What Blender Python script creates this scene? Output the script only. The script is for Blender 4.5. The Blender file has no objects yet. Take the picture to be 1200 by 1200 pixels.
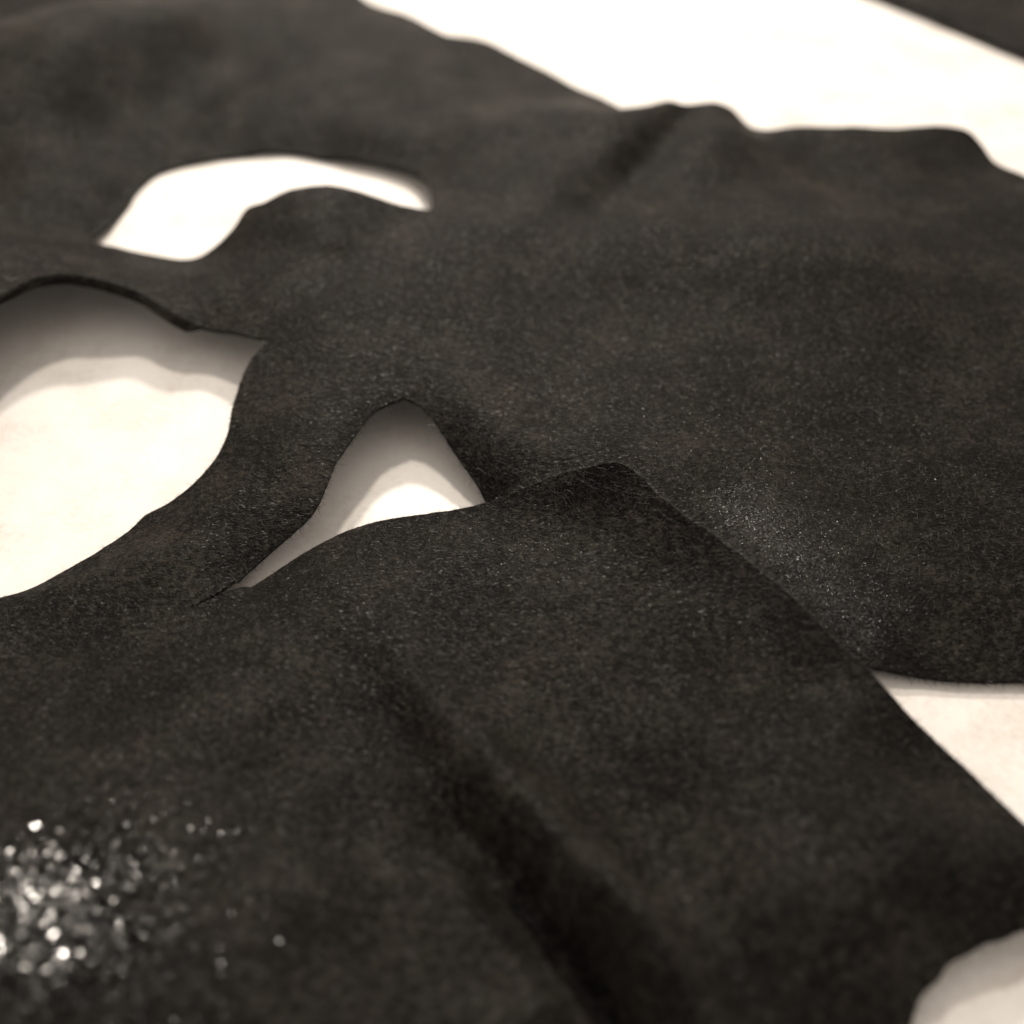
import bpy, math, random
import numpy as np
from mathutils import Vector
from mathutils.geometry import delaunay_2d_cdt
from mathutils import noise as mnoise

MM = 0.001
scene = bpy.context.scene
col = scene.collection
rng = np.random.default_rng(7)
random.seed(7)

# ------------------------------------------------------------------ camera
cam_data = bpy.data.cameras.new('camera')
cam = bpy.data.objects.new('camera', cam_data)
col.objects.link(cam)
PITCH = math.radians(43)
cam.location = (0, -0.1 * math.cos(PITCH), 0.1 * math.sin(PITCH))
cam.rotation_euler = (math.radians(90) - PITCH, 0, 0)
cam_data.sensor_width = 36
cam_data.angle = math.radians(45)
cam_data.clip_start = 0.002
cam_data.clip_end = 20
cam_data.dof.use_dof = True
cam_data.dof.focus_distance = 0.0945
cam_data.dof.aperture_fstop = 19.0
cam_data.dof.aperture_blades = 0
scene.camera = cam

# ------------------------------------------------------------------ room light
world = bpy.data.worlds.new('World')
scene.world = world
world.use_nodes = True
bg = world.node_tree.nodes['Background']
bg.inputs[0].default_value = (1.0, 0.89, 0.79, 1)
bg.inputs[1].default_value = 0.76


def lamp(name, azimuth, elevation, distance, size, power, colour):
    d = bpy.data.lights.new(name, 'AREA')
    d.shape = 'DISK'
    d.size = size
    d.energy = power
    d.color = colour
    o = bpy.data.objects.new(name, d)
    col.objects.link(o)
    a, e = math.radians(azimuth), math.radians(elevation)
    o.location = (distance * math.sin(a) * math.cos(e), distance * math.cos(a) * math.cos(e), distance * math.sin(e))
    o.rotation_euler = (-Vector(o.location)).to_track_quat('-Z', 'Y').to_euler()
    return o


lamp('desk_lamp', -12, 56, 0.46, 0.042, 0.90, (1.0, 0.91, 0.80))  # unseen desk lamps, close behind the sheet and far below any ceiling
lamp('desk_lamp', -5, 37, 0.46, 0.034, 1.48, (1.0, 0.91, 0.80))

scene.view_settings.view_transform = 'Standard'
scene.view_settings.look = 'None'
scene.view_settings.gamma = 1
scene.view_settings.use_curve_mapping = False
scene.view_settings.exposure = 0


# ------------------------------------------------------------------ materials
class Nodes:
    def __init__(self, name):
        self.m = bpy.data.materials.new(name)
        self.m.use_nodes = True
        self.t = self.m.node_tree
        self.bsdf = self.t.nodes['Principled BSDF']
        self.tc = self.t.nodes.new('ShaderNodeTexCoord')
        self.mm = self.mapping((1000, 1000, 1000))

    def mapping(self, scale, rot=(0, 0, 0)):
        n = self.t.nodes.new('ShaderNodeMapping')
        n.inputs['Scale'].default_value = scale
        n.inputs['Rotation'].default_value = rot
        self.t.links.new(self.tc.outputs['Object'], n.inputs['Vector'])
        return n.outputs[0]

    def noise(self, scale, detail=3, rough=0.55, vec=None, dist=0):
        n = self.t.nodes.new('ShaderNodeTexNoise')
        n.inputs['Scale'].default_value = scale
        n.inputs['Detail'].default_value = detail
        n.inputs['Roughness'].default_value = rough
        n.inputs['Distortion'].default_value = dist
        self.t.links.new(vec or self.mm, n.inputs['Vector'])
        return n.outputs['Fac']

    def ramp(self, fac, stops):
        n = self.t.nodes.new('ShaderNodeValToRGB')
        r = n.color_ramp
        while len(r.elements) < len(stops):
            r.elements.new(0.5)
        for e, (p, c) in zip(r.elements, stops):
            e.position = p
            e.color = (c, c, c, 1) if isinstance(c, (int, float)) else (*c, 1)
        self.t.links.new(fac, n.inputs[0])
        return n.outputs[0]

    def math(self, op, a, b):
        n = self.t.nodes.new('ShaderNodeMath')
        n.operation = op
        for i, x in enumerate((a, b)):
            if isinstance(x, (int, float)):
                n.inputs[i].default_value = x
            else:
                self.t.links.new(x, n.inputs[i])
        return n.outputs[0]

    def bump(self, height, strength, distance, normal=None):
        n = self.t.nodes.new('ShaderNodeBump')
        n.inputs['Strength'].default_value = strength
        n.inputs['Distance'].default_value = distance
        self.t.links.new(height, n.inputs['Height'])
        if normal:
            self.t.links.new(normal, n.inputs['Normal'])
        return n.outputs[0]

    def put(self, sock, x):
        if isinstance(x, (int, float, tuple)):
            self.bsdf.inputs[sock].default_value = x
        else:
            self.t.links.new(x, self.bsdf.inputs[sock])


def fabric_material():
    n = Nodes('wet_black_nonwoven')
    grain = n.noise(5.0, 2, 0.6)
    clump = n.noise(1.9, 3, 0.6)
    pit = n.noise(1.5, 1, 0.4)
    patch = n.noise(0.16, 4, 0.6)
    streak = n.noise(3.0, 3, 0.6, n.mapping((350, 1700, 1000), (0, 0, math.radians(28))), 0.8)
    mix = n.math('ADD', n.math('MULTIPLY', grain, 0.25), n.math('ADD', n.math('MULTIPLY', clump, 0.42), n.math('MULTIPLY', patch, 0.33)))
    tone = n.ramp(mix, [(0.40, (0.0009, 0.0008, 0.0007)), (0.50, (0.0056, 0.0050, 0.0044)), (0.60, (0.026, 0.0226, 0.0192))])
    hue = n.ramp(n.noise(0.35, 4, 0.6), [(0.35, (0.95, 1.02, 0.96)), (0.65, (1.05, 0.99, 0.98))])
    mul = n.t.nodes.new('ShaderNodeMix')
    mul.data_type = 'RGBA'
    mul.blend_type = 'MULTIPLY'
    mul.inputs[0].default_value = 1.0
    n.t.links.new(tone, mul.inputs[6])
    n.t.links.new(hue, mul.inputs[7])
    # the soaked spot of the sheet keeps a film of liquid
    d = n.t.nodes.new('ShaderNodeVectorMath')
    d.operation = 'DISTANCE'
    n.t.links.new(n.mm, d.inputs[0])
    d.inputs[1].default_value = SOAKED
    near = n.math('ADD', d.outputs['Value'], n.math('MULTIPLY', n.noise(0.6, 4, 0.7), 12.0))
    wet = n.ramp(n.math('DIVIDE', near, 18.0), [(0.50, 1.0), (0.72, 0.0)])
    # wet cloth is darker
    soak = n.t.nodes.new('ShaderNodeMix')
    soak.data_type = 'RGBA'
    n.t.links.new(n.math('MULTIPLY', wet, 0.85), soak.inputs[0])
    n.t.links.new(mul.outputs[2], soak.inputs[6])
    soak.inputs[7].default_value = (0.0008, 0.0007, 0.0006, 1)
    n.put('Base Color', soak.outputs[2])
    # a damp streak in the fold and small wet specks everywhere
    e = n.t.nodes.new('ShaderNodeVectorMath')
    e.operation = 'DISTANCE'
    n.t.links.new(n.mm, e.inputs[0])
    e.inputs[1].default_value = DAMP
    damp = n.ramp(n.math('DIVIDE', n.math('ADD', e.outputs['Value'], n.math('MULTIPLY', n.noise(0.4, 3), 6.0)), 16.0), [(0.3, 1.0), (0.9, 0.0)])
    speck = n.ramp(n.noise(5.0, 2, 0.5, n.mapping((500, 1500, 1000), (0, 0, math.radians(32)))), [(0.61, 0.0), (0.68, 1.0)])
    shine = n.math('ADD', n.math('MULTIPLY', damp, 0.08), n.math('MULTIPLY', n.math('ADD', n.math('MULTIPLY', damp, 0.4), 0.35), speck))
    shine = n.math('MULTIPLY', shine, n.math('SUBTRACT', 1.0, wet))
    n.put('Roughness', n.ramp(shine, [(0.0, 0.50), (0.5, 0.25), (1.0, 0.30)]))
    n.put('Specular IOR Level', n.ramp(shine, [(0.0, 0.035), (0.5, 0.40), (1.0, 0.05)]))
    n.put('Sheen Weight', 0.028)
    n.put('Sheen Roughness', 0.5)
    n.put('Sheen Tint', (1.0, 0.84, 0.70, 1))
    dry = n.math('SUBTRACT', 1.0, wet)
    h = n.math('ADD', n.math('MULTIPLY', grain, 0.5), n.math('MULTIPLY', streak, 0.25))
    h = n.math('MULTIPLY', h, n.math('ADD', n.math('MULTIPLY', dry, 0.85), 0.15))
    b = n.bump(h, 1.0, 0.0002)
    b = n.bump(n.math('MULTIPLY', clump, dry), 0.35, 0.0004, b)
    n.put('Normal', n.bump(n.math('MULTIPLY', pit, wet), 1.0, 0.0009, b))
    return n.m


def fibre_material():
    n = Nodes('black_fibre')
    n.put('Base Color', n.ramp(n.noise(0.8), [(0.3, (0.012, 0.010, 0.009)), (0.7, (0.05, 0.042, 0.034))]))
    n.put('Roughness', 0.32)
    n.put('Specular IOR Level', 0.5)
    return n.m


def liquid_material(name='liquid_on_black', r0=0.08, r1=0.17):
    n = Nodes(name)
    n.put('Base Color', (0.002, 0.0018, 0.0015, 1))
    n.put('Roughness', n.ramp(n.noise(0.9), [(0.35, r0), (0.65, r1)]))
    n.put('Specular IOR Level', 0.9)
    return n.m


def table_material():
    n = Nodes('white_tabletop')
    big = n.noise(0.12, 5, 0.65)
    fine = n.noise(1.6, 4, 0.65)
    mix = n.math('ADD', n.math('MULTIPLY', big, 0.7), n.math('MULTIPLY', fine, 0.3))
    n.put('Base Color', n.ramp(mix, [(0.34, (0.64, 0.60, 0.55)), (0.5, (0.79, 0.76, 0.72)), (0.66, (0.85, 0.83, 0.80))]))
    n.put('Roughness', 0.45)
    n.put('Specular IOR Level', 0.4)
    n.put('Normal', n.bump(fine, 0.15, 0.00025))
    return n.m


# ------------------------------------------------------------------ control points, millimetres (x, y, height over the table)
A_TOP = [(-104.04, 123.17, 2.5), (-70.76, 124.67, 2), (-29.64, 119.66, 1.2), (-20.74, 106.06, 1.2), (-14.2, 99.02, 1.5), (-9.16, 91.77, 1.8), (-5.71, 91.12, 1.6), (0, 86.91, 1.5), 
    (6.46, 78.31, 1.8), (12.87, 69.44, 2.4), (15.44, 66.94, 2.6), (18.58, 62.53, 6), (23.27, 62.53, 6), (25.16, 61.62, 5.6), (27.41, 61.93, 3.6), (32.27, 60.66, 4), 
    (38.72, 59.19, 4.5), (46.52, 59.4, 4.5), (51.37, 59.17, 4.2), (53.09, 57.43, 3.2), (54.03, 54.92, 2.4), (56.7, 52.31, 2), (62.56, 42.15, 2), (52.03, 7.23, 3), 
    (42.14, -18.44, 0.8), (35.73, -18.13, 0.7), (31.58, -18.05, 0.7), (27.47, -17.6, 0.9), (24.98, -17.24, 1.2)]
A_HID = [(21.8, -16.59, 2), (17.4, -15.09, 3), (12.91, -11.76, 3.4), (8.84, -7.99, 4), (5.18, -4.76, 4), (1.33, -2.62, 2.9)]
A_TRI = [(-2.05, -0.28, 1.2), (-2.96, 1.41, 1.7), (-4.6, 3.96, 2.7), (-6.22, 6.62, 3.5), (-7.71, 8.58, 4.2), (-9.03, 9.36, 4.5), (-11.3, 7.5, 4.6), (-12.78, 4.29, 4.5), 
    (-13.9, 1.46, 4.2), (-14.63, -1.53, 3.7), (-15.4, -3.43, 3.2), (-16.98, -5.07, 2.5), (-18.46, -6.61, 2), (-19.84, -8.47, 1.6), (-21.18, -10.56, 1.4)]
SEAM = [(-23.84, -12.69, 1.5), (-27.66, -13.98, 1.1), (-31.72, -15.09, 0.9), (-36.13, -16.53, 1), (-39.97, -21.21, 2.6), (-46.22, -23.63, 3)]
A_LEFT = [(-55.02, -5.36, 5), (-69.61, 29.17, 6)]
HOLE_L = [(-38.06, -10.27, 0.9), (-35.82, -9.22, 0.9), (-32.71, -6.34, 0.9), (-30.08, -3.34, 1.1), (-29.05, -1.69, 1.3), (-27.21, -0.52, 1.6), (-25.42, 1.27, 2.1), (-24.03, 3.74, 2.7), 
    (-23.54, 5.77, 3.1), (-23.69, 9.27, 3.2), (-23.47, 12.32, 3.6), (-22.87, 15.5, 4), (-21.87, 17.65, 4.3), (-22.89, 18.32, 4.2), (-24.95, 19.25, 4.2), (-28, 20.66, 3.6), 
    (-31.11, 21.76, 4.8), (-34.72, 24.39, 5.2), (-37.76, 24.84, 6.2), (-41.2, 25.04, 6.8), (-43.56, 23.86, 7), (-45.11, 21.43, 7.2), (-45.99, 19.48, 7.4), (-47.06, 14.85, 7.6), 
    (-47.05, 8.8, 8), (-46.44, 2.12, 8), (-46.72, -2.63, 6), (-45.51, -6.98, 3), (-42.56, -9.53, 1.5), (-39.85, -10.53, 1)]
HOLE_E = [(-43.53, 39.73, 1.3), (-42.77, 44.24, 0.8), (-42.04, 48.78, 0.5), (-41.6, 53.08, 0.45), (-39.95, 56.66, 0.45), (-35.52, 59.13, 0.45), (-29.83, 60.6, 0.45), (-25.85, 60.72, 0.6), 
    (-19.6, 58.49, 1.2), (-15.53, 56.87, 1.4), (-11.46, 54.29, 2), (-9.62, 50.6, 2.6), (-8.6, 45.55, 3.3), (-8.43, 41.07, 4.2), (-10.39, 39.78, 5.4), (-12.97, 40.09, 6), 
    (-16.45, 40.91, 6.6), (-19.05, 41.07, 6.8), (-22.54, 40.93, 6.4), (-25.07, 39.93, 5.8), (-26.9, 39.97, 5.2), (-27.95, 37.8, 4.5), (-29.6, 36.2, 3.2), (-31.35, 35.42, 2.2), 
    (-34.07, 35.59, 1.6), (-37.39, 36.9, 1.5), (-40.15, 37.72, 1.7)]
A_INT = [(-12.03, 65, 3.4), (-3.97, 63.74, 4.2), (4.92, 62.91, 4.9), (13.22, 62.51, 5.6), (6.58, 54.42, 5.2), (1.81, 47.38, 4.8), (23.14, 51.42, 5.2), (16.71, 41.92, 4.8), 
    (-3.72, 51.42, 4.2), (0, 37.55, 5.6), (12.58, 35.16, 6.2), (24.71, 32.53, 6.6), (36.91, 31.33, 6), (45.95, 32.46, 4), (30.28, 48.33, 3.6), (40.8, 46.1, 3.5), 
    (49.03, 43.2, 3.6), (0, 24.48, 4.3), (12.03, 26.08, 4.2), (11.26, 15.64, 3.9), (22.85, 17.94, 4.1), (37.55, 15.64, 3.9), (-7.39, 14.26, 4.9), (-13.79, 20.05, 5.4), 
    (-19.8, 25.35, 5.6), (-18.02, 16.66, 5), (-13.08, 11.8, 4.9), (-16.34, 31.26, 6.6), (-23.1, 31.71, 5.4), (-27.9, 25.46, 4.6), (38.16, -3.43, 3.2), (26.95, 0.09, 3.6), 
    (21.22, 7.12, 4), (30.96, -11.76, 2.5), (24.85, -10.72, 3.2), (7.83, 2.91, 5.2), (-5.09, 7.21, 4.2), (-3.26, 4.08, 3.6), (-1.57, 1.16, 3.2), (1.69, 0.86, 4), 
    (2.79, 5.51, 4.4), (0, 9.81, 4.6), (3.38, 1.8, 4.8), (15.89, -6.44, 4.7), (20.84, -11.95, 3.6), (17.51, -8.6, 4.6), (11.83, -1.72, 5.2), (-20.79, 4.05, 3.8), 
    (-19.29, 8.9, 4.4), (-22.47, -2.68, 3.4), (-26.66, -8.48, 2.7), (-32.14, -12.09, 2.4), (-36.49, -14.22, 2.2), (-17.95, -1.8, 3.5), (-23.52, -8.38, 2.6), (-44.2, 30.6, 5.6), 
    (-35.43, 29.99, 3.8), (-49.19, 31.6, 6.4), (-55.05, 48.14, 3.4), (-48.69, 44.82, 3.2), (-49.03, 60.84, 3.6), (-41.69, 71.77, 2.2), (-31.17, 71.64, 2.8), (-58.2, 63.03, 8.2), 
    (-50.76, 72.35, 8.6), (-43.28, 84.31, 7.2), (-30.43, 98.37, 3.5), (-70.85, 98.28, 1.2), (-58.57, 106.06, 1.2), (-30.24, 64.57, 1.8), (-45.09, 51.35, 2.2), (-14.76, 61, 3), 
    (-21.79, 82.03, 3.2), (-10.8, 79.18, 2.2), (0, 76.76, 1.6), (-37.16, 82.14, 2.6), (-71.95, 57.94, 5), (-58.75, 25.88, 8), (-52.78, 6.5, 8), (-48.88, -8.88, 4), 
    (-41.84, -15.93, 2.6), (-9.24, 37.42, 5.1), (-11.24, 34.27, 5.3), (-13.15, 31.23, 5.5), (-14.78, 28.78, 5.45), (-16.36, 26.39, 5.4), (-17.96, 24.59, 5.3), (-19.53, 22.83, 5.2), 
    (-11.14, 38.06, 5.5), (-13.24, 35.05, 5.7), (-15.26, 32.13, 5.9), (-16.88, 29.88, 5.85), (-18.46, 27.68, 5.8), (-19.95, 25.93, 5.6), (-21.41, 24.22, 5.4), (-7.18, 35.41, 5.3), 
    (-9.1, 32.17, 5.5), (-10.94, 29.05, 5.7), (-12.56, 26.51, 5.7), (-14.13, 24.04, 5.7), (-15.83, 22.22, 5.6), (-17.5, 20.44, 5.5), (18.98, 60.49, 4.8), (17.26, 57.39, 4.5), 
    (15.6, 54.4, 4.2), (13.81, 51.27, 4.03), (12.09, 48.24, 3.85), (10.32, 44.76, 4.08), (8.62, 41.41, 4.3), (16.37, 59.23, 5.6), (14.71, 56.17, 5.35), (13.09, 53.21, 5.1), 
    (11.41, 50.15, 4.9), (9.79, 47.2, 4.7), (8.19, 43.97, 4.8), (6.64, 40.86, 4.9), (21.13, 56.9, 5.5), (19.43, 54.12, 5.25), (17.79, 51.42, 5), (15.97, 48.52, 4.85), 
    (14.2, 45.71, 4.7), (12.42, 42.27, 4.85), (10.71, 38.95, 5)]
B_TOP = [(-21.17, -10.8, 1.2), (-19.11, -9.33, 1.3), (-16.84, -7.02, 1.5), (-13.81, -4.82, 1.8), (-10.6, -3.52, 2.1), (-6.63, -3.08, 2.6), (-1.98, -2.89, 3.6), (0.79, -2.57, 4.9), 
    (3.38, -2.24, 6), (5.77, -2.86, 7.4), (7.77, -3.16, 8), (8.98, -4.04, 8), (11.2, -6.57, 7.4), (14.04, -9.37, 6.9), (16.83, -11.94, 6.2), (18.89, -14.29, 5.9), 
    (20.84, -16.93, 5.5), (23.21, -20.03, 4.9), (25.54, -23.02, 4), (27.88, -25.66, 3), (29.65, -28.77, 3.3), (30.99, -31.17, 3.5), (34.39, -36.17, 3.5), (35.54, -37.34, 3.2), 
    (31.61, -37.8, 2.8), (29.37, -37.64, 2.3), (27.94, -38.26, 2.2), (26.84, -38.47, 2.1), (25.63, -39.09, 2), (24.68, -39.5, 1.9), (23.79, -40.45, 1.8), (22.78, -41.24, 1.6), 
    (21.91, -42.69, 1.4), (20.23, -45.74, 1), (17.58, -48.76, 1), (-4.2, -49.85, 4), (-24.8, -50.21, 5), (-34.31, -50.21, 5), (-39.83, -37.03, 5)]
B_INT = [(-2.54, -7.59, 3.6), (6.36, -5.79, 5.4), (2.59, -4.61, 4.3), (11.64, -10.75, 5), (16.51, -16.29, 3.9), (20.6, -20.32, 3.3), (23.91, -25.95, 3.4), (6.07, -12.52, 4.2), 
    (11.76, -16.47, 4.1), (21.73, -24.85, 4.6), (25.18, -32.16, 5.2), (19.56, -34.68, 5.6), (16.6, -29.49, 4.8), (10.98, -24.32, 3.9), (5.78, -19.01, 3.5), (0, -14.25, 3.4), 
    (-6.21, -10.72, 3.2), (-12.38, -11.38, 3), (14.23, -37.78, 5.4), (-17.97, -27.96, 4.4), (-13.41, -34.07, 4.6), (-9.95, -38.77, 4.4), (-6.8, -43.05, 4.2), (-14.47, -18.92, 3.4), 
    (-18.35, -13.34, 2.4), (-16.66, -23.02, 4), (-21.87, -24.54, 4.2), (-22.65, -31.83, 5.6), (-25.87, -35.77, 6.5), (-24.75, -40.81, 7.3), (-20.68, -40.12, 6), (-17.66, -44.42, 5.2), 
    (-11.96, -37.14, 5.2), (-28.11, -22.39, 3.2), (-32.7, -25.07, 4), (-25.49, -45.52, 7.6), (-24.34, -19.25, 2.9), (-30.75, -21.17, 3), (21.24, -38.58, 5), (25.59, -36.8, 4.6), 
    (16.47, -42.77, 3.6), (29.65, -34.94, 4.2), (-34, -34.93, 6), (-12, -15.09, 3), (-11.33, -16.54, 2.85), (-10.68, -17.96, 2.7), (-9.49, -19.38, 2.6), (-8.32, -20.77, 2.5), 
    (-7.39, -22.37, 2.4), (-6.48, -23.93, 2.3), (-5.1, -26, 2.22), (-3.77, -27.99, 2.15), (-2.77, -29.26, 2.02), (-1.79, -30.5, 1.9), (-0.31, -32.52, 1.8), (1.12, -34.47, 1.7), 
    (2.25, -36.16, 1.65), (3.35, -37.79, 1.6), (4.28, -38.93, 1.55), (5.2, -40.05, 1.5), (6.11, -41.51, 1.45), (7.01, -42.93, 1.4), (8.09, -44.96, 1.55), (9.13, -46.9, 1.7), 
    (-10.18, -15.18, 3.1), (-9.53, -16.56, 3.1), (-8.9, -17.91, 3.1), (-7.79, -19.43, 3.2), (-6.72, -20.9, 3.3), (-5.76, -22.73, 3.45), (-4.84, -24.5, 3.6), (-3.49, -26.7, 3.8), 
    (-2.21, -28.82, 4), (-1.22, -30.24, 4.1), (-0.26, -31.62, 4.2), (1.2, -33.69, 4.35), (2.59, -35.66, 4.5), (3.72, -37.35, 4.55), (4.81, -38.98, 4.6), (5.71, -40.08, 4.6), 
    (6.59, -41.16, 4.6), (7.5, -42.54, 4.5), (8.38, -43.88, 4.4), (9.36, -45.93, 4.3), (10.29, -47.89, 4.2), (-5.27, -17.91, 3.1), (-3.36, -20.82, 3.25), (-1.55, -23.59, 3.4), 
    (0.24, -26.3, 3.65), (1.95, -28.87, 3.9), (4.06, -31.88, 4.1), (6.04, -34.72, 4.3), (7.76, -37.18, 4.35), (9.4, -39.53, 4.4), (10.59, -41.56, 4.3), (11.72, -43.51, 4.2), 
    (-13.44, -18.21, 3), (-11.54, -21.23, 2.85), (-9.73, -24.09, 2.7), (-7.73, -26.85, 2.6), (-5.83, -29.48, 2.5), (-3.6, -32.45, 2.45), (-1.5, -35.26, 2.4), (0.24, -37.69, 2.4), 
    (1.91, -40, 2.4), (3.16, -41.82, 2.35), (4.37, -43.57, 2.3), (-16.57, -20.4, 3.4), (-14.78, -23.17, 3.3), (-13.08, -25.81, 3.2), (-11.02, -28.55, 3.2), (-9.06, -31.15, 3.2), 
    (-6.93, -33.92, 3.2), (-4.91, -36.54, 3.2), (-3.12, -38.87, 3.15), (-1.4, -41.09, 3.1)]
FAR = [(53.02, 107.94, 0.5), (60.75, 97.36, 0.5), (67.75, 87.38, 0.5), (75.37, 76.98, 0.5), (88.56, 58.62, 0.5), (112.49, 87.46, 1.5), (117.32, 138.03, 1.5), (28.15, 142.46, 0.5)]

SOAKED = (-25.5, -39.0, 7.0)
DAMP = (21.5, -11.5, 3.5)

fabric = fabric_material()
fibre = fibre_material()


def link(o, parent=None, **props):
    col.objects.link(o)
    o.parent = parent
    for k, v in props.items():
        o[k] = v
    return o


# ------------------------------------------------------------------ table
def tabletop():
    me = bpy.data.meshes.new('tabletop')
    w, d, t, r = 0.9, 0.6, 0.03, 0.004
    ring = [(-w, -d), (w, -d), (w, d), (-w, d)]
    v, f = [], []
    for z, s in ((-t, 0), (-r, 0), (0, r)):
        for x, y in ring:
            v.append((x - math.copysign(s, x), y - math.copysign(s, y), z))
    for k in (0, 4):
        for i in range(4):
            j = (i + 1) % 4
            f.append((k + i, k + j, k + 4 + j, k + 4 + i))
    f += [(8, 9, 10, 11), (3, 2, 1, 0)]
    me.from_pydata(v, [], f)
    me.materials.append(table_material())
    return link(bpy.data.objects.new('tabletop', me), kind='structure', label='smooth white tabletop under the black fabric', category='tabletop')


tabletop()


# ------------------------------------------------------------------ fabric sheet
class Spline:
    """thin plate spline z(x, y)"""

    def __init__(self, pts, lam=0.12):
        p = {}
        for x, y, z in pts:
            p.setdefault((round(x, 1), round(y, 1)), z)
        self.c = np.array(list(p.keys()))
        z = np.array(list(p.values()))
        n = len(z)
        K = self.k(self.c)
        K[np.diag_indices(n)] += lam
        Q = np.c_[np.ones(n), self.c]
        M = np.block([[K, Q], [Q.T, np.zeros((3, 3))]])
        s = np.linalg.solve(M, np.r_[z, 0, 0, 0])
        self.w, self.a = s[:n], s[n:]

    def k(self, q):
        d2 = ((q[:, None, :] - self.c[None]) ** 2).sum(-1)
        return 0.5 * d2 * np.log(np.maximum(d2, 1e-9))

    def __call__(self, q):
        q = np.asarray(q, float)
        return self.k(q) @ self.w + self.a[0] + q @ self.a[1:]


def smooth_line(pts, step, closed):
    """Catmull-Rom through the points, resampled"""
    p = np.array(pts)[:, :2]
    n = len(p)
    out = []
    for i in range(n if closed else n - 1):
        g = (lambda k: p[k % n]) if closed else (lambda k: p[min(max(k, 0), n - 1)])
        a, b, c, d = g(i - 1), g(i), g(i + 1), g(i + 2)
        m = max(1, int(np.linalg.norm(c - b) / step))
        # tangents limited so that long neighbours do not overshoot
        L = np.linalg.norm(c - b)
        t1, t2 = (c - a) / 2, (d - b) / 2
        for t in (t1, t2):
            l = np.linalg.norm(t)
            if l > L:
                t *= L / l
        for s in range(m):
            t = s / m
            out.append((2 * t**3 - 3 * t**2 + 1) * b + (t**3 - 2 * t**2 + t) * t1 + (-2 * t**3 + 3 * t**2) * c + (t**3 - t**2) * t2)
    if not closed:
        out.append(p[-1])
    return np.array(out)


def inside(q, poly):
    x, y = q[:, 0], q[:, 1]
    r = np.zeros(len(q), bool)
    j = len(poly) - 1
    for i in range(len(poly)):
        xi, yi = poly[i]
        xj, yj = poly[j]
        if yi != yj:
            c = ((yi > y) != (yj > y)) & (x < (xj - xi) * (y - yi) / (yj - yi) + xi)
            r ^= c
        j = i
    return r


def near_line(q, line):
    d = np.full(len(q), 1e9)
    for k in range(0, len(line), 1):
        d = np.minimum(d, (q[:, 0] - line[k, 0]) ** 2 + (q[:, 1] - line[k, 1]) ** 2)
    return np.sqrt(d)


def jitter(poly, amp):
    """the cut edge of the nonwoven is a little ragged"""
    o = poly.copy()
    for i, (x, y) in enumerate(poly):
        v = mnoise.noise_vector(Vector((x * 1.3, y * 1.3, 3.7))) * amp + mnoise.noise_vector(Vector((x * 0.35, y * 0.35, 9.1))) * amp * 1.5
        o[i] += (v.x, v.y)
    return o


def triangulate(outer, holes, pitch):
    lines = [outer] + holes
    lo, hi = outer.min(0), outer.max(0)
    xs = np.arange(lo[0], hi[0], pitch)
    ys = np.arange(lo[1], hi[1], pitch * 0.866)
    g = np.array([(x + (0.5 * pitch if k % 2 else 0), y) for k, y in enumerate(ys) for x in xs])
    g += rng.uniform(-0.15, 0.15, g.shape) * pitch
    ok = inside(g, outer)
    for h in holes:
        ok &= ~inside(g, h)
    g = g[ok]
    for l in lines:
        g = g[near_line(g, l) > pitch * 0.55]
    verts = [tuple(v) for l in lines for v in l] + [tuple(v) for v in g]
    edges, k = [], 0
    for l in lines:
        edges += [(k + i, k + (i + 1) % len(l)) for i in range(len(l))]
        k += len(l)
    r = delaunay_2d_cdt([Vector(v) for v in verts], edges, [], 0, 1e-6)
    V = np.array([tuple(v) for v in r[0]])
    F = np.array([f for f in r[2] if len(f) == 3])
    c = V[F].mean(1)
    ok = inside(c, outer)
    for h in holes:
        ok &= ~inside(c, h)
    F = F[ok]
    a, b, c = V[F[:, 0]], V[F[:, 1]], V[F[:, 2]]
    area = (b[:, 0] - a[:, 0]) * (c[:, 1] - a[:, 1]) - (b[:, 1] - a[:, 1]) * (c[:, 0] - a[:, 0])
    F[area < 0] = F[area < 0][:, ::-1]
    return V, F


def ripple(q, seed):
    z = np.zeros(len(q))
    for i, (x, y) in enumerate(q):
        far = min(max((y - 22) / 30, 0), 1)
        z[i] = (0.9 * far * mnoise.noise(Vector((x * 0.075 + y * 0.02, y * 0.05, seed + 2))) + 0.4 * far * mnoise.noise(Vector((x * 0.16, y * 0.10, seed + 3)))
                + 0.22 * mnoise.noise(Vector((x * 0.11, y * 0.11, seed))) + 0.10 * mnoise.noise(Vector((x * 0.33, y * 0.33, seed + 5)))
                + 0.03 * mnoise.noise(Vector((x * 1.1, y * 1.1, seed + 9))))
    return z


STEP = 0.4
seam = smooth_line(SEAM, STEP, False)


def chain(*parts):
    return np.concatenate([parts[0]] + [p[1:] if np.allclose(p[0], q[-1]) else p for q, p in zip(parts, parts[1:])])


edge_a = jitter(smooth_line(SEAM[-1:] + A_LEFT + A_TOP, STEP, False), 0.05)
hid_a = smooth_line(A_TOP[-1:] + A_HID + A_TRI[:1], STEP, False)
tri_a = jitter(smooth_line(A_TRI[:6], STEP, False), 0.05)
tri_b = jitter(smooth_line(A_TRI[5:] + SEAM[:1], STEP, False), 0.05)
outer_a = np.concatenate([edge_a[1:-1], hid_a[:-1], tri_a[:-1], tri_b[:-1], seam])
holes_a = [jitter(smooth_line(HOLE_L, STEP, True), 0.05), jitter(smooth_line(HOLE_E, STEP, True), 0.05)]
edge_b = jitter(smooth_line(SEAM[:1] + B_TOP + SEAM[-1:], STEP, False), 0.05)
outer_b = np.concatenate([edge_b[1:-1], seam[::-1]])

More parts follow.
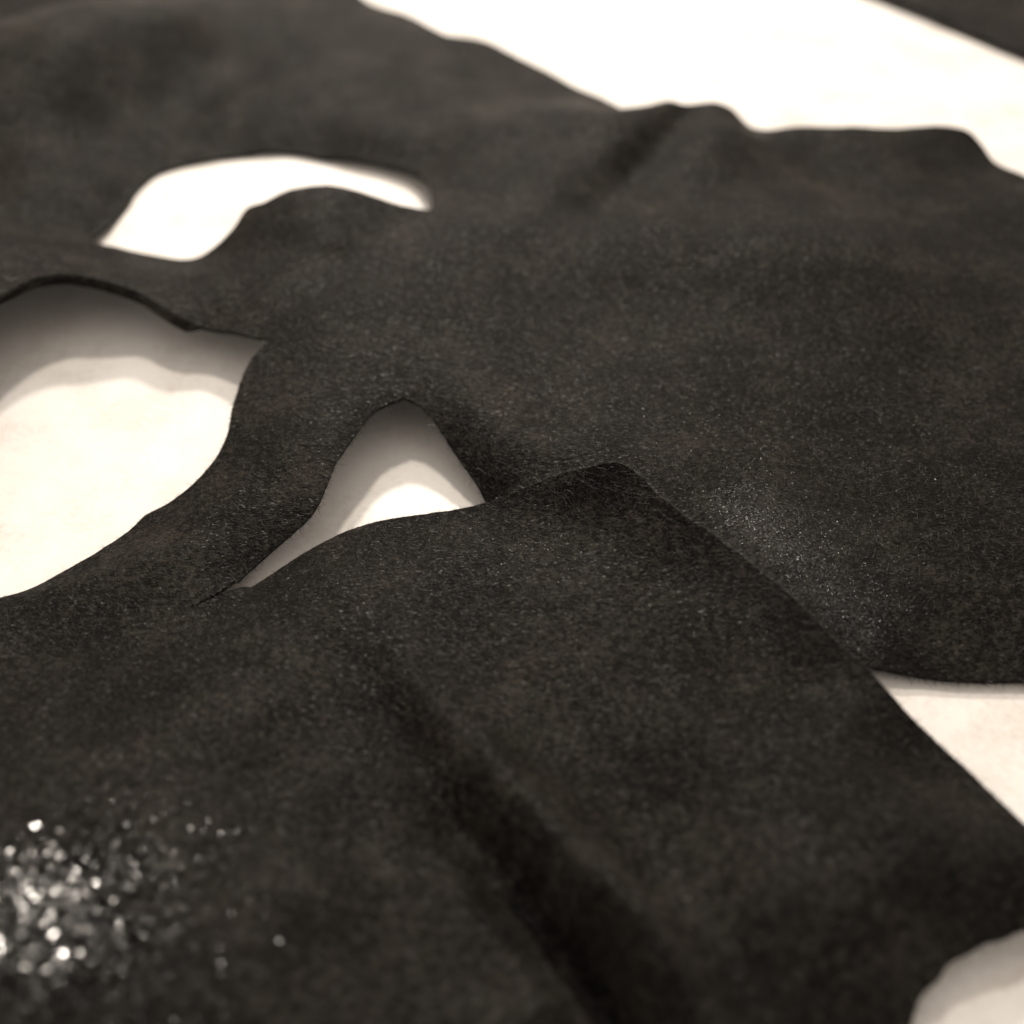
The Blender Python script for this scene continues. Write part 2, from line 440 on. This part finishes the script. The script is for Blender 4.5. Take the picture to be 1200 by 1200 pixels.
PITCH_MM = 0.75
VA, FA = triangulate(outer_a, holes_a, PITCH_MM)
VB, FB = triangulate(outer_b, [], PITCH_MM)

near_a = [(x, y, z) for x, y, z in A_INT if x < -20 and y < 5]
near_b = [(x, y, z) for x, y, z in B_INT if x < -20 and y > -30]
spline_a = Spline(A_TOP + A_HID + A_TRI + SEAM + A_LEFT + HOLE_L + HOLE_E + A_INT)
spline_b = Spline(SEAM + B_TOP + B_INT)
ZA = spline_a(VA) + ripple(VA, 1.0)
ZB = spline_b(VB) + ripple(VB, 1.0)
# the flap lies on top of what it covers
over = inside(VA, outer_b) & (near_line(VA, seam) > 1.0)
ZA[over] = np.minimum(ZA[over], spline_b(VA[over]) + ripple(VA[over], 1.0) - 0.7)
ZA = np.maximum(ZA, 0.45)
ZB = np.maximum(ZB, 0.45)

# weld the two along the uncut seam
V = np.r_[np.c_[VA, ZA], np.c_[VB, ZB]]
F = np.r_[FA, FB + len(VA)]
part = np.r_[np.zeros(len(FA), int), np.full(len(FB), 2)]
key, remap = {}, np.arange(len(V))
seam_set = {(round(x, 3), round(y, 3)) for x, y in seam}
for i, (x, y, z) in enumerate(V):
    k = (round(x, 3), round(y, 3))
    if k in seam_set:
        if k in key:
            remap[i] = key[k]
            V[key[k], 2] = (V[key[k], 2] + z) / 2
        else:
            key[k] = i
F = remap[F]
# relax the heights around the seam
band = near_line(V[:, :2], seam) < 5
E = np.r_[F[:, [0, 1]], F[:, [1, 2]], F[:, [2, 0]]]
for _ in range(25):
    s, c = np.zeros(len(V)), np.zeros(len(V))
    np.add.at(s, E[:, 0], V[E[:, 1], 2])
    np.add.at(c, E[:, 0], 1)
    np.add.at(s, E[:, 1], V[E[:, 0], 2])
    np.add.at(c, E[:, 1], 1)
    m = band & (c > 0)
    V[m, 2] = s[m] / c[m]

# the narrow arm between the two cut-outs
p0, p1 = np.array(HOLE_L[12][:2]), np.array(A_TRI[5][:2])
cen = V[F].mean(1)
side = (p1[0] - p0[0]) * (cen[:, 1] - p0[1]) - (p1[1] - p0[1]) * (cen[:, 0] - p0[0])
part[(part == 0) & (side < 0) & (cen[:, 0] < p1[0] + 0.01) & (cen[:, 1] < max(p0[1], p1[1]))] = 1

fn = np.cross(V[F[:, 1]] - V[F[:, 0]], V[F[:, 2]] - V[F[:, 0]])
N = np.zeros_like(V)
for k in range(3):
    np.add.at(N, F[:, k], fn)
N /= np.maximum(np.linalg.norm(N, axis=1, keepdims=True), 1e-9)

THICK = 0.33


def edge_count(F):
    cnt = {}
    for a, b, c in F:
        for e in ((a, b), (b, c), (c, a)):
            cnt[(min(e), max(e))] = cnt.get((min(e), max(e)), 0) + 1
    return cnt


all_edges = edge_count(F.tolist())

mask = link(bpy.data.objects.new('sheet_mask', None),
            label='crumpled black wet sheet mask with curved cut-outs on the white tabletop', category='sheet mask')
mask.empty_display_size = 0.01


def sheet_part(name, idx, label):
    f = F[part == idx]
    used = np.unique(f)
    loc = -np.ones(len(V), int)
    loc[used] = np.arange(len(used))
    n = len(used)
    top = V[used]
    bot = V[used] - N[used] * THICK
    bot[:, 2] = np.maximum(bot[:, 2], 0.03)
    verts = np.r_[top, bot] * MM
    normals = np.r_[N[used], -N[used]]
    t = loc[f]
    faces = [tuple(x) for x in t.tolist()] + [tuple(x) for x in (t[:, ::-1] + n).tolist()]
    rim = 0
    for a, b, c in f.tolist():
        for e in ((a, b), (b, c), (c, a)):
            if all_edges[(min(e), max(e))] == 1:
                i, j = loc[e[0]], loc[e[1]]
                faces.append((int(j), int(i), int(i) + n, int(j) + n))
                rim += 1
    me = bpy.data.meshes.new(name)
    me.from_pydata(verts.tolist(), [], faces)
    me.materials.append(fabric)
    me.polygons.foreach_set('use_smooth', [True] * len(faces))
    me.normals_split_custom_set_from_vertices([tuple(x) for x in normals.tolist()])
    return link(bpy.data.objects.new(name, me), mask, label=label)


sheet_part('upper_panel', 0, 'broad rippled black panel around the eye opening')
sheet_part('curved_strip', 1, 'narrow curved black strip between the two lower openings')
sheet_part('lower_flap', 2, 'large loose black flap with a deep crease and wet sparkle')


def curled_edge():
    """the upper rim of the left opening curls down and shows its turned edge"""
    line = holes_a[0]
    a, b = np.array(HOLE_L[23][:2]), np.array(HOLE_L[15][:2])
    ia, ib = (int(np.argmin(((line - p) ** 2).sum(1))) for p in (a, b))
    pts = line[min(ia, ib):max(ia, ib) + 1]
    z = np.maximum(spline_a(pts) + ripple(pts, 1.0), 0.45)
    tan = np.gradient(pts, axis=0)
    tan /= np.linalg.norm(tan, axis=1, keepdims=True)
    out = np.c_[tan[:, 1], -tan[:, 0]]
    mid = line.mean(0)
    if ((mid - pts) * out).sum() < 0:
        out = -out
    n = len(pts)
    s = np.linspace(0, 1, n)
    if pts[0, 0] > pts[-1, 0]:
        s = 1 - s
    width = 1.25 * np.minimum(1, np.minimum(s * 5, (1 - s) * 12) + 0.1) * (0.55 + 0.6 * s)
    rows = 7
    vs, fs = [], []
    for layer in (0, 1):
        for k in range(rows):
            t = k / (rows - 1) * math.radians(150)
            r = width * 0.55 - layer * 0.14
            x = -0.05 + r * math.sin(t) * 0.55
            dz = -(width * 0.55) + r * math.cos(t)
            p = pts + out * x[:, None]
            vs.append(np.c_[p, z + dz - 0.02])
    V_ = np.concatenate(vs)
    V_[:, 2] = np.maximum(V_[:, 2], 0.05)
    for layer in (0, 1):
        for k in range(rows - 1):
            for i in range(n - 1):
                q = (layer * rows + k) * n + i
                f = (q, q + 1, q + n + 1, q + n)
                fs.append(f if layer == 0 else f[::-1])
    for i in range(n - 1):
        q, w = (rows - 1) * n + i, (2 * rows - 1) * n + i
        fs.append((q, q + 1, w + 1, w))
    me = bpy.data.meshes.new('curled_edge')
    me.from_pydata((V_ * MM).tolist(), [], fs)
    me.materials.append(fabric)
    me.polygons.foreach_set('use_smooth', [True] * len(fs))
    link(bpy.data.objects.new('curled_edge', me), mask, label='dark turned-down rim over the left opening')


curled_edge()


# ------------------------------------------------------------------ loose fibres of the nonwoven
def fibres(name, base, nrm, dirs, length, lift, radius, parent):
    """thin bent three-sided threads"""
    n = len(base)
    side = np.cross(nrm, dirs)
    side /= np.maximum(np.linalg.norm(side, axis=1, keepdims=True), 1e-9)
    bend = rng.normal(0, 0.28, (n, 1)) * length[:, None]
    pts = []
    for t in (0, 0.35, 0.7, 1.0):
        hgt = lift[:, None] * math.sin(math.pi * (0.12 + 0.75 * t)) - 0.01
        pts.append(base + dirs * (length[:, None] * (t - 0.2)) + side * bend * t * t + nrm * hgt)
    V_, F_ = [], []
    for k, p in enumerate(pts):
        r = radius[:, None] * (1, 0.9, 0.7, 0.25)[k]
        for a in (0.3, 0.3 + 2.094, 0.3 + 4.189):
            V_.append(p + side * r * math.cos(a) + nrm * r * math.sin(a))
    V_ = np.stack(V_, 1).reshape(-1, 3)
    o = np.arange(n)[:, None] * 12
    for k in range(3):
        for a in range(3):
            b = (a + 1) % 3
            F_.append(np.c_[o + 3 * k + a, o + 3 * k + b, o + 3 * k + 3 + b, o + 3 * k + 3 + a])
    F_ = np.concatenate(F_)
    me = bpy.data.meshes.new(name)
    me.from_pydata((V_ * MM).tolist(), [], F_.tolist())
    me.materials.append(fibre)
    me.polygons.foreach_set('use_smooth', [True] * len(F_))
    return link(bpy.data.objects.new(name, me), parent, kind='stuff')


def surface_fibres():
    c = V[F].mean(1)
    area = np.linalg.norm(fn, axis=1)
    # threads can be seen only where the sheet is near
    w = area * (np.hypot(c[:, 0] - SOAKED[0], c[:, 1] - SOAKED[1]) > 6.5) * np.where((c[:, 1] < 28) & (np.abs(c[:, 0]) < 58), 1.0, 0.05)
    pick = rng.choice(len(F), 52000, p=w / w.sum())
    r = rng.dirichlet((1, 1, 1), len(pick))
    base = (V[F[pick]] * r[:, :, None]).sum(1)
    nn = (N[F[pick]] * r[:, :, None]).sum(1)
    nn /= np.linalg.norm(nn, axis=1, keepdims=True)
    ang = rng.normal(math.radians(-28), 0.75, len(pick))
    d = np.c_[np.cos(ang), np.sin(ang), np.zeros(len(pick))]
    d -= nn * (d * nn).sum(1, keepdims=True)
    d /= np.linalg.norm(d, axis=1, keepdims=True)
    fibres('loose_fibre', base, nn, d, rng.uniform(0.35, 1.3, len(pick)), rng.gamma(1.6, 0.022, len(pick)), rng.uniform(0.006, 0.013, len(pick)), mask)


def edge_fibres():
    b, d, nn = [], [], []
    for a, e, g in F.tolist():
        for i, j, k in ((a, e, g), (e, g, a), (g, a, e)):
            if all_edges[(min(i, j), max(i, j))] == 1 and -45 < V[i, 1] < 30:
                t = V[j] - V[i]
                out = np.cross(t, N[i])
                out /= np.linalg.norm(out) + 1e-9
                for _ in range(9):
                    s = random.random()
                    q = random.gauss(0, 0.9)
                    v = out + q * t / (np.linalg.norm(t) + 1e-9) + N[i] * random.gauss(-0.15, 0.4)
                    b.append(V[i] + t * s - N[i] * THICK * random.random())
                    d.append(v / np.linalg.norm(v))
                    nn.append(N[i])
    b, d, nn = map(np.array, (b, d, nn))
    m = len(b)
    fibres('edge_fibre', b, nn, d, rng.gamma(2.0, 0.15, m), rng.normal(0, 0.04, m), rng.uniform(0.010, 0.021, m), mask)


def drops(name, label, groups, material):
    """drops of liquid standing on the sheet; groups: (spline, points, radii, flatness range, tilt, lean)"""
    vs, fs = [], []
    for sp, q, radii, (h0, h1), tilt, lean in groups:
        z = lambda p: sp(p) + ripple(p, 1.0)
        e = 0.3
        z0 = z(q)
        nx = -(z(q + (e, 0)) - z(q - (e, 0))) / (2 * e)
        ny = -(z(q + (0, e)) - z(q - (0, e))) / (2 * e)
        for i, r in enumerate(radii):
            nn = Vector((nx[i] * (1 - lean) + 0.21 * lean + random.gauss(0, tilt), ny[i] * (1 - lean) + 0.19 * lean + random.gauss(0, tilt), 1)).normalized()
            t = random.gauss(math.radians(-32), 0.5)
            b = nn.cross(Vector((math.cos(t), math.sin(t), 0))).normalized()
            a = b.cross(nn)
            c = Vector((q[i, 0], q[i, 1], z0[i]))
            h = r * random.uniform(h0, h1)
            st = random.uniform(0.7, 2.0)
            k = len(vs)
            vs.append(c + nn * (h + 0.02))
            m = random.choice((4, 5, 6))
            rot = random.uniform(0, 6.3)
            rad = [random.uniform(0.5, 1.35) for _ in range(m)]
            for f, hh in ((0.5, 0.76), (1.0, -0.25)):
                for j in range(m):
                    w = rot + j * 2 * math.pi / m
                    vs.append(c + (a * math.cos(w) * st + b * math.sin(w)) * (r * f * rad[j]) + nn * (h * hh + 0.02))
            for j in range(m):
                u = (j + 1) % m
                fs.append((k, k + 1 + j, k + 1 + u))
                fs.append((k + 1 + j, k + 1 + m + j, k + 1 + m + u, k + 1 + u))
    me = bpy.data.meshes.new(name)
    me.from_pydata([tuple(v * MM) for v in vs], [], fs)
    me.materials.append(material)
    me.polygons.foreach_set('use_smooth', [random.random() < 0.5 for _ in fs])
    link(bpy.data.objects.new(name, me), mask, kind='stuff', label=label)


def soaked_spot():
    n = 330
    g = rng.normal(0, 1, (n, 2))
    core = np.c_[SOAKED[0] - 1.6 + g[:, 0] * 2.7, SOAKED[1] + 0.3 + g[:, 1] * 2.4]
    n2 = 2200
    g = rng.normal(0, 1, (n2, 2))
    ring = np.c_[SOAKED[0] + 0.8 + g[:, 0] * 4.2 + np.abs(rng.normal(0, 1.5, n2)), SOAKED[1] - 0.2 + g[:, 1] * 4.0]
    ring = ring[inside(ring, outer_b)]
    drops('liquid_bead', 'bright beads of liquid on the soaked near corner', [
        (spline_b, core, 0.06 + 0.24 * rng.uniform(0, 1, n) ** 2.2, (0.03, 0.10), 0.13, 0.8),
        (spline_b, ring, rng.uniform(0.03, 0.12, len(ring)), (0.12, 0.35), 0.2, 0)], liquid_material())


def damp_fold():
    n1, n2, n3 = 6500, 2200, 1500
    k = rng.uniform(0.05, 1, (n1, 1)) ** 0.75
    a = np.array((13.0, -2.8)) * (1 - k) + np.array((24.5, -16.5)) * k
    a = a + np.array((0.75, 0.66)) * np.abs(rng.normal(0, 3.0, (n1, 1))) + rng.normal(0, 0.5, (n1, 2))
    b = np.c_[rng.normal(20, 9, n2), rng.normal(3, 7, n2)]
    on_a = np.r_[a, b]
    on_a = on_a[inside(on_a, outer_a) & ~inside(on_a, outer_b)]
    on_b = np.c_[rng.normal(1.0, 6, n3), rng.normal(-9.0, 3.2, n3)]
    on_b = on_b[inside(on_b, outer_b)]
    drops('wet_fleck', 'fine wet glints beside the fold of the flap', [
        (spline_a, on_a, 0.018 + 0.045 * rng.uniform(0, 1, len(on_a)) ** 2, (0.2, 0.45), 0.15, 0),
        (spline_b, on_b, 0.016 + 0.035 * rng.uniform(0, 1, len(on_b)) ** 2.5, (0.2, 0.45), 0.15, 0)], liquid_material('damp_fleck', 0.22, 0.34))


surface_fibres()
soaked_spot()
damp_fold()
edge_fibres()


# ------------------------------------------------------------------ the other dark sheet in the far corner
def far_sheet():
    line = jitter(smooth_line(FAR, 1.5, True), 0.05)
    v, f = triangulate(line, [], 3.0)
    s = Spline(FAR + [(x * 1.0, y * 1.0, 1.6) for x, y, z in [tuple(np.mean(np.array(FAR), 0))]])
    z = np.maximum(s(v) + ripple(v, 4.0), 0.5)
    n = len(v)
    verts = np.r_[np.c_[v, z], np.c_[v, np.maximum(z - 0.4, 0.03)]] * MM
    faces = [tuple(x) for x in f.tolist()] + [tuple(x) for x in (f[:, ::-1] + n).tolist()]
    for (a, b), k in edge_count(f.tolist()).items():
        if k == 1:
            faces.append((b, a, a + n, b + n))
    me = bpy.data.meshes.new('black_sheet')
    me.from_pydata(verts.tolist(), [], faces)
    me.materials.append(fabric)
    me.polygons.foreach_set('use_smooth', [True] * len(faces))
    link(bpy.data.objects.new('black_sheet', me), label='dark blurred straight-edged sheet in the far upper right corner', category='sheet')


far_sheet()
